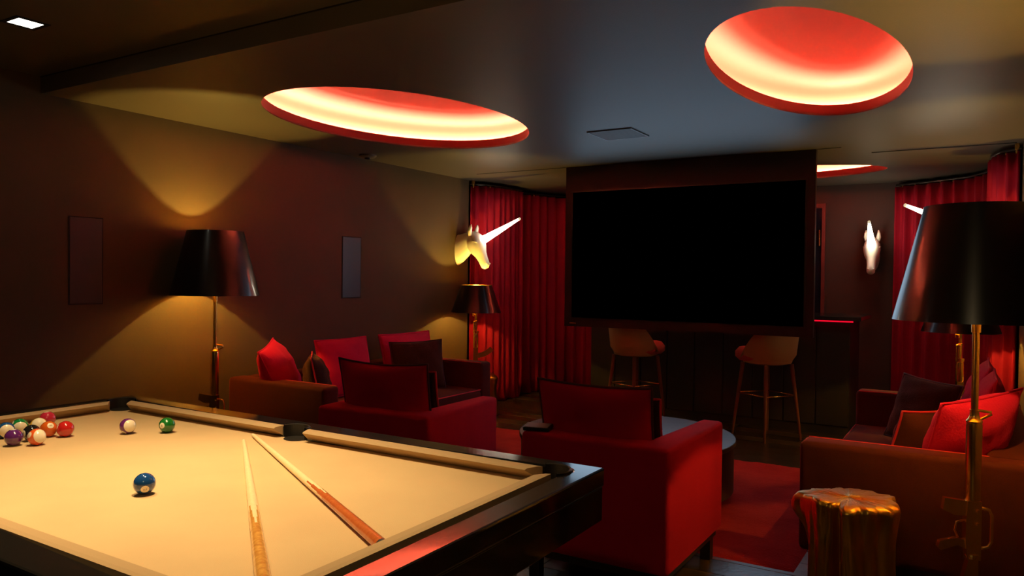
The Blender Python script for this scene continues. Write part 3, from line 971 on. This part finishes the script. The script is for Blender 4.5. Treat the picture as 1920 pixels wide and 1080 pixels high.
def table_gun_lamp(label, x, y, rz):
    t = thing('table_lamp', label, 'table lamp', (x, y, ST_H + .012), rz, 'gold rifle table lamps with black shades')
    z = -(ST_H + .012)
    shade(t, 1.03 + z, 1.31 + z, .258, .158, 1.165 + z, M['table_bulb'], .016)
    obj('barrel', lathe([(.011, .80 + z), (.011, .93 + z), (.017, .932 + z), (.017, .945 + z), (.011, .947 + z), (.011, 1.10 + z)], 16), M['gold'], t, smooth=True, auto=40)
    bm = bmesh.new()
    lathe([(.020, .84 + z), (.020, .935 + z), (.014, .94 + z)], 14, bm=bm, cx=-.008)
    lathe([(.030, .815 + z), (.030, .838 + z)], 16, bm=bm)
    add_tube(bm, [(-.004, 0, 1.005 + z), (-.034, 0, 1.012 + z), (-.030, 0, .99 + z)], .006, 6)
    obj('gas_block', bm, M['gold'], t, smooth=True, auto=40)
    obj('handguard', lathe([(.022, .665 + z), (.028, .68 + z), (.026, .80 + z), (.022, .815 + z)], 16), M['gold'], t, smooth=True, auto=40)
    obj('receiver', prism([(-.026, .50 + z), (.024, .50 + z), (.024, .668 + z), (-.022, .668 + z)], -.016, .016, 'y'), M['gold'], t)
    # curved magazine bending out and up
    bm = bmesh.new()
    rings = []
    for k in range(9):
        f = k / 8
        a = radians(-8 + 52 * f)
        cx_, cz_ = .022 + .17 * sin(radians(58) * f) * 1.0, .60 + z + .075 * f * f + .0 * f
        hw = .026 - .004 * f
        nx_, nz_ = -sin(a), cos(a)
        rings.append([(cx_ - nx_ * -hw, -.012, cz_ + nz_ * hw), (cx_ - nx_ * -hw, .012, cz_ + nz_ * hw), (cx_ + nx_ * -hw * -1 - 2 * nx_ * hw + nx_ * hw * 0, .012, cz_ - nz_ * hw), (cx_ - nx_ * hw, -.012, cz_ - nz_ * hw)])
    rings = []
    for k in range(9):
        f = k / 8
        a = radians(5 + 45 * f)
        c = Vector((.022 + .165 * f - .020 * f * f, 0, .585 + z + .018 * f + .058 * f * f))
        nv = Vector((-sin(a), 0, cos(a)))
        hw = .025
        rings.append([tuple(c + nv * hw + Vector((0, -.012, 0))), tuple(c + nv * hw + Vector((0, .012, 0))), tuple(c - nv * hw + Vector((0, .012, 0))), tuple(c - nv * hw + Vector((0, -.012, 0)))])
    add_rings(bm, rings)
    obj('magazine', bm, M['gold'], t)
    obj('grip', prism([(.020, .50 + z), (.020, .535 + z), (.075, .51 + z), (.085, .475 + z), (.06, .47 + z)], -.011, .011, 'y'), M['gold'], t)
    obj('stock', prism([(-.022, .50 + z), (.018, .50 + z), (.020, .42 + z), (.030, .405 + z), (-.03, .405 + z)], -.013, .013, 'y'), M['gold'], t)
    obj('base', lathe([(.10, 0), (.10, .008), (.03, .012)], 32), M['gold'], t, smooth=True, auto=40)
    return t


table_gun_lamp('gold rifle table lamp with black shade beyond the left sofa', -4.385, 6.466, radians(30))
table_gun_lamp('gold rifle table lamp with black shade beyond the right sofa, mostly behind the big shade', -0.095, 6.466, radians(20))

# ---------------------------------------------------------------- unicorn wall lamps


def unicorn(label, loc, rz):
    """local x out of the wall, y sideways, z up; origin on the wall"""
    t = thing('unicorn_lamp', label, 'wall lamp', loc, rz, 'white unicorn head wall lamps with glowing horns')

    def loft(secs, n=24, egg=0.0):
        rings = []
        for (cx, cz, ax, az, hh, hw, sq) in secs:   # ax,az: unit-ish direction along which height is measured
            l = math.hypot(ax, az); ax, az = ax / l, az / l
            ring = []
            for i in range(n):
                a = 2 * pi * i / n
                c, s = cos(a), sin(a)
                e = abs(c) ** sq * (1 if c > 0 else -1); f = abs(s) ** sq * (1 if s > 0 else -1)
                wid = hw * (1 - .25 * max(0, -f) * egg)
                ring.append((cx + ax * hh * f, wid * e, cz + az * hh * f))
            rings.append(ring)
        bm = bmesh.new(); add_rings(bm, rings)
        return bm
    # neck: mounted flush on the wall, arched crest above, pointed at the breast below
    neck = loft([(0.002, -.005, 0, 1, .165, .068, 1), (.04, .012, -.15, 1, .150, .066, 1), (.09, .045, -.35, 1, .128, .062, 1), (.14, .085, -.6, 1, .105, .062, 1), (.19, .115, -.9, 1, .085, .055, 1), (.225, .130, -1.2, 1, .06, .045, 1)])
    o = obj('neck', neck, M['resin'], t, smooth=True, auto=70)
    # head: poll, broad cheek, tapering muzzle and nostril end
    ax, az = .86, .50
    head = loft([(.165, .178, ax, az, .030, .028, 1), (.185, .150, ax, az, .068, .052, 1), (.208, .105, ax, az, .100, .078, 1), (.235, .055, ax, az, .108, .083, 1), (.266, .000, ax, az, .094, .072, .9),
                 (.296, -.055, ax, az, .066, .047, .85), (.325, -.108, ax, az, .054, .040, .85), (.345, -.148, ax, az, .052, .041, .9), (.360, -.178, ax, az, .046, .040, .9), (.370, -.196, ax, az, .026, .026, 1)], 28)
    obj('head', head, M['resin'], t, smooth=True, auto=70)
    for s in (-1, 1):
        bm = bmesh.new()
        add_rings(bm, [[(.195 + .022 * min(1, k) * cos(2 * pi * i / 10) + dx, s * (.050 + dy) + .016 * k * sin(2 * pi * i / 10), z) for i in range(10)] for dx, dy, z, k in ((0, 0, .140, 1.3), (-.004, .010, .185, 1.5), (.004, .012, .225, 1.0), (.012, .008, .262, .3))])
        # narrow the tips
        obj('ear', bm, M['resin'], t, smooth=True)
        bm = bmesh.new(); bmesh.ops.create_uvsphere(bm, u_segments=12, v_segments=8, radius=.013)
        bmesh.ops.translate(bm, verts=bm.verts, vec=(.262, s * .066, .055))
        obj('eye', bm, M['resin'], t, smooth=True)
        bm = bmesh.new(); add_tube(bm, [(.305, s * .040, .040), (.280, s * .070, .075), (.235, s * .080, .085)], [.006, .010, .006], 8)
        obj('brow', bm, M['resin'], t, smooth=True)
        bm = bmesh.new(); bmesh.ops.create_uvsphere(bm, u_segments=10, v_segments=6, radius=.009)
        bmesh.ops.translate(bm, verts=bm.verts, vec=(.392, s * .024, -.152))
        obj('nostril', bm, M['resin'], t, smooth=True)
    b0 = Vector((.275, 0, .075)); tip = Vector((.775, 0, .312))
    d = (tip - b0)
    pts = [b0 + d * f for f in (0, .1, .3, .5, .7, .9, .96)]
    obj('horn', tube(pts, [.044, .041, .034, .027, .0195, .013, .011], 20), M['horn'], t, smooth=True, auto=60)['label'] = 'glowing white horn'
    obj('horn_tip', tube([b0 + d * f for f in (.955, .972, .988, 1.0)], [.010, .014, .014, .008], 14), M['resin_tip'], t, smooth=True)
    return t


unicorn('white unicorn head lamp with glowing horn on the left wall above the table lamp', (XL, 6.66, 1.685), 0)
unicorn('white unicorn head lamp on the right wall, only its horn showing behind the shade', (XR, 6.66, 1.685), radians(180))
unicorn('white unicorn head lamp seen from the front on the back wall', (-0.955, YE, 1.675), radians(-87))

# ---------------------------------------------------------------- curtains


def curtain(label, path, folds, amp, zt=2.39, zb=0.005):
    pts = [Vector((p[0], p[1])) for p in path]
    # resample
    seg = [0]
    for a, b in zip(pts, pts[1:]):
        seg.append(seg[-1] + (b - a).length)
    Ltot = seg[-1]

    def at(s):
        s = min(max(s, 0), Ltot - 1e-6)
        for i in range(len(pts) - 1):
            if s <= seg[i + 1]:
                f = (s - seg[i]) / (seg[i + 1] - seg[i])
                return pts[i].lerp(pts[i + 1], f)
        return pts[-1]

    def tan(s):
        d = at(s + .08) - at(s - .08)
        return d.normalized()
    n = folds * 10
    nz = 14
    bm = bmesh.new()
    rnd = random.Random(folds)
    jit = [rnd.uniform(.7, 1.25) for _ in range(folds + 2)]
    shift = [rnd.uniform(-.5, .5) for _ in range(folds + 2)]
    V = []
    for k in range(nz + 1):
        z = zb + (zt - zb) * k / nz
        row = []
        for i in range(n + 1):
            s = Ltot * i / n
            u = i / 10.0
            f = k / nz
            a = amp * jit[int(u)] * (0.75 + .45 * (1 - f))
            t = tan(s); nn = Vector((-t.y, t.x))
            ph = 2 * pi * u + .5 * shift[int(u)] * (1 - f) + .35 * sin(u * 1.7)
            p = at(s) + nn * (a * sin(ph) + .25 * a * sin(2 * ph + 1.0)) + t * (a * .35 * cos(ph))
            zz = z
            if k == 0:
                p = p + nn * .035 * sin(u * 2.3)
            row.append(bm.verts.new((p.x, p.y, zz)))
        V.append(row)
    for a, b in zip(V, V[1:]):
        for i in range(n):
            bm.faces.new((a[i], a[i + 1], b[i + 1], b[i]))
    o = obj('curtain', bm, M['curtain'], smooth=True)
    sd = o.modifiers.new('cloth', 'SOLIDIFY'); sd.thickness = .004; sd.offset = 0
    tag(o, label, 'curtain', 'red velvet curtains')
    tr = bmesh.new()
    add_tube(tr, [(at(Ltot * j / 24).x, at(Ltot * j / 24).y, zt + .018) for j in range(25)], .011, 8)
    obj('track', tr, M['espresso'], o, smooth=True)['label'] = 'dark curtain track'
    hk = bmesh.new()
    for j in range(folds):
        p = at(Ltot * (j + .5) / folds)
        add_tube(hk, [(p.x, p.y, zt - .012), (p.x, p.y, zt + .014)], .004, 6)
    h = obj('hooks', hk, M['brass'], o)
    h['kind'] = 'stuff'
    return o


mir = lambda P: [(2 * XM - x, y) for x, y in P]
PA = [(-4.755, 6.865), (-4.62, 7.00), (-4.57, 7.25), (-4.565, 7.66)]
PB = [(-4.70, 7.68), (-4.60, 8.05), (-4.50, 8.30), (-4.40, 8.49), (-4.05, 8.74), (-3.72, 8.90), (-3.02, 8.92)]
PBr = mir(PB)[:-2] + [(-0.735, 8.92)]
curtain('red curtain hanging at the end of the left wall, behind the unicorn head', PA, 9, .032)
curtain('dark red curtain curving behind the left edge of the screen', PB, 17, .036)
curtain('bright red curtain hanging at the end of the right wall', mir(PA), 9, .032)
curtain('dark red curtain behind the right lamp shade, beside the back wall', PBr, 12, .036)
for s, lab in ((XL + .035, 'small brass bracket at the end of the left curtain track'), (XR - .035, 'small brass bracket at the end of the right curtain track')):
    t = thing('track_bracket', lab, 'bracket', (s, 6.885, 2.40), 0, 'brass brackets of the curtain tracks')
    obj('plate', box(-.016, -.012, 0, .016, .012, .05, .003, 1), M['brass'], t)
    obj('pin', lathe([(.010, -.030), (.013, -.012), (.010, 0.0)], 12), M['brass'], t, smooth=True, auto=40)

# ---------------------------------------------------------------- bar, bar stools, door behind
t = thing('bar_counter', 'dark bar counter with a red light strip behind the screen', 'bar counter', (XM, 7.40, 0))
hw = 1.28
bm = bmesh.new(); add_box(bm, -hw, 0, .0, hw, .06, 1.035)
obj('front_panel', bm, M['bar_front'], t)
for i in range(9):
    x0 = -hw + 2 * hw * i / 9 + .006; x1 = -hw + 2 * hw * (i + 1) / 9 - .006
    obj('panel', box(x0, -.012, .08, x1, 0, .99, .003, 1), M['bar_front'], t)
for x0 in (-hw, hw - .05):
    obj('side_panel', box(x0, .06, 0, x0 + .05, .62, 1.035), M['bar_front'], t)
obj('shelf', box(-hw + .05, .06, .45, hw - .05, .58, .48), M['bar_front'], t)
obj('worktop', box(-hw - .10, -.10, 1.04, hw + .10, .66, 1.078, .005, 2), M['bar_top'], t)
obj('light_strip', box(-hw - .0, -.060, 1.026, hw + .03, -.045, 1.0395), M['red_led'], t)['label'] = 'glowing red light strip under the worktop'

struct('door_1', box(-1.98, YE - .035, 0.0, -1.47, YE - .004, 2.20), M['mirror'], 'dark glass door in the back wall behind the bar')
dd = bpy.data.objects['door_1']
bm = bmesh.new()
add_box(bm, -2.03, YE - .05, 0, -1.98, YE, 2.25); add_box(bm, -1.47, YE - .05, 0, -1.435, YE, 2.25); add_box(bm, -1.98, YE - .05, 2.20, -1.47, YE, 2.25)
obj('door_frame', bm, M['door_trim'], dd)
obj('door_handle', box(-1.50, YE - .065, 1.78, -1.485, YE - .035, 1.96, .004, 1), M['brass'], dd)


def stool(label, x, y, rz):
    """faces local +y; back shell on the -y side"""
    t = thing('bar_stool', label, 'bar stool', (x, y, 0), rz, 'bar stools at the counter')
    zs = .68
    # cupped shell: wraps from wing to wing around the back, under the seat
    n = 36
    half = radians(98)
    rings = []
    for j in range(n + 1):
        a = radians(-90) - half + 2 * half * j / n
        f = abs(j / n * 2 - 1)                      # 0 at back, 1 at wings
        top = .30 * (1 - max(0, (f - .45) / .55) ** 1.3) + .035
        ring = []
        for (rr, z) in ((.210, 0.0), (.250, .06), (.268, top * .55 + .03), (.280, top)):
            ring.append((rr * cos(a), rr * sin(a) * .96, zs + z))
        for (rr, z) in ((.266, top), (.252, top * .55 + .03), (.234, .065), (.205, .012)):
            ring.append((rr * cos(a), rr * sin(a) * .96, zs + z))
        rings.append(ring)
    bm = bmesh.new(); add_rings(bm, rings)
    obj('back_shell', bm, M['stool_shell'], t, smooth=True, auto=50)
    obj('seat_pan', lathe([(.16, zs - .025), (.205, zs - .012), (.212, zs + .004)], 36), M['stool_shell'], t, smooth=True, auto=50)
    bm = lathe([(.215, zs + .0), (.246, zs + .03), (.248, zs + .075), (.215, zs + .112), (.12, zs + .122), (.02, zs + .124)], 36)
    bmesh.ops.translate(bm, verts=bm.verts, vec=(0, .040, 0))
    obj('seat_cushion', bm, M['stool_seat'], t, smooth=True, auto=60)
    ft = []
    for sx, sy in ((-1, -1), (1, -1), (1, 1), (-1, 1)):
        a = Vector((sx * .145, sy * .145, zs - .02)); b = Vector((sx * .205, sy * .205, 0))
        obj('leg', tube([a, b], [.019, .011], 12), M['stool_leg'], t, smooth=True, auto=50)
        f = (zs - .02 - .385) / (zs - .02)
        ft.append(a.lerp(b, f))
    for i in range(4):
        obj('footrest', tube([ft[i], ft[(i + 1) % 4]], .0065, 8), M['brass'], t, smooth=True)
    return t


stool('tan leather bar stool under the left half of the screen', -2.79, 6.86, radians(-26))
stool('tan leather bar stool under the right edge of the screen', -1.575, 6.93, radians(56))
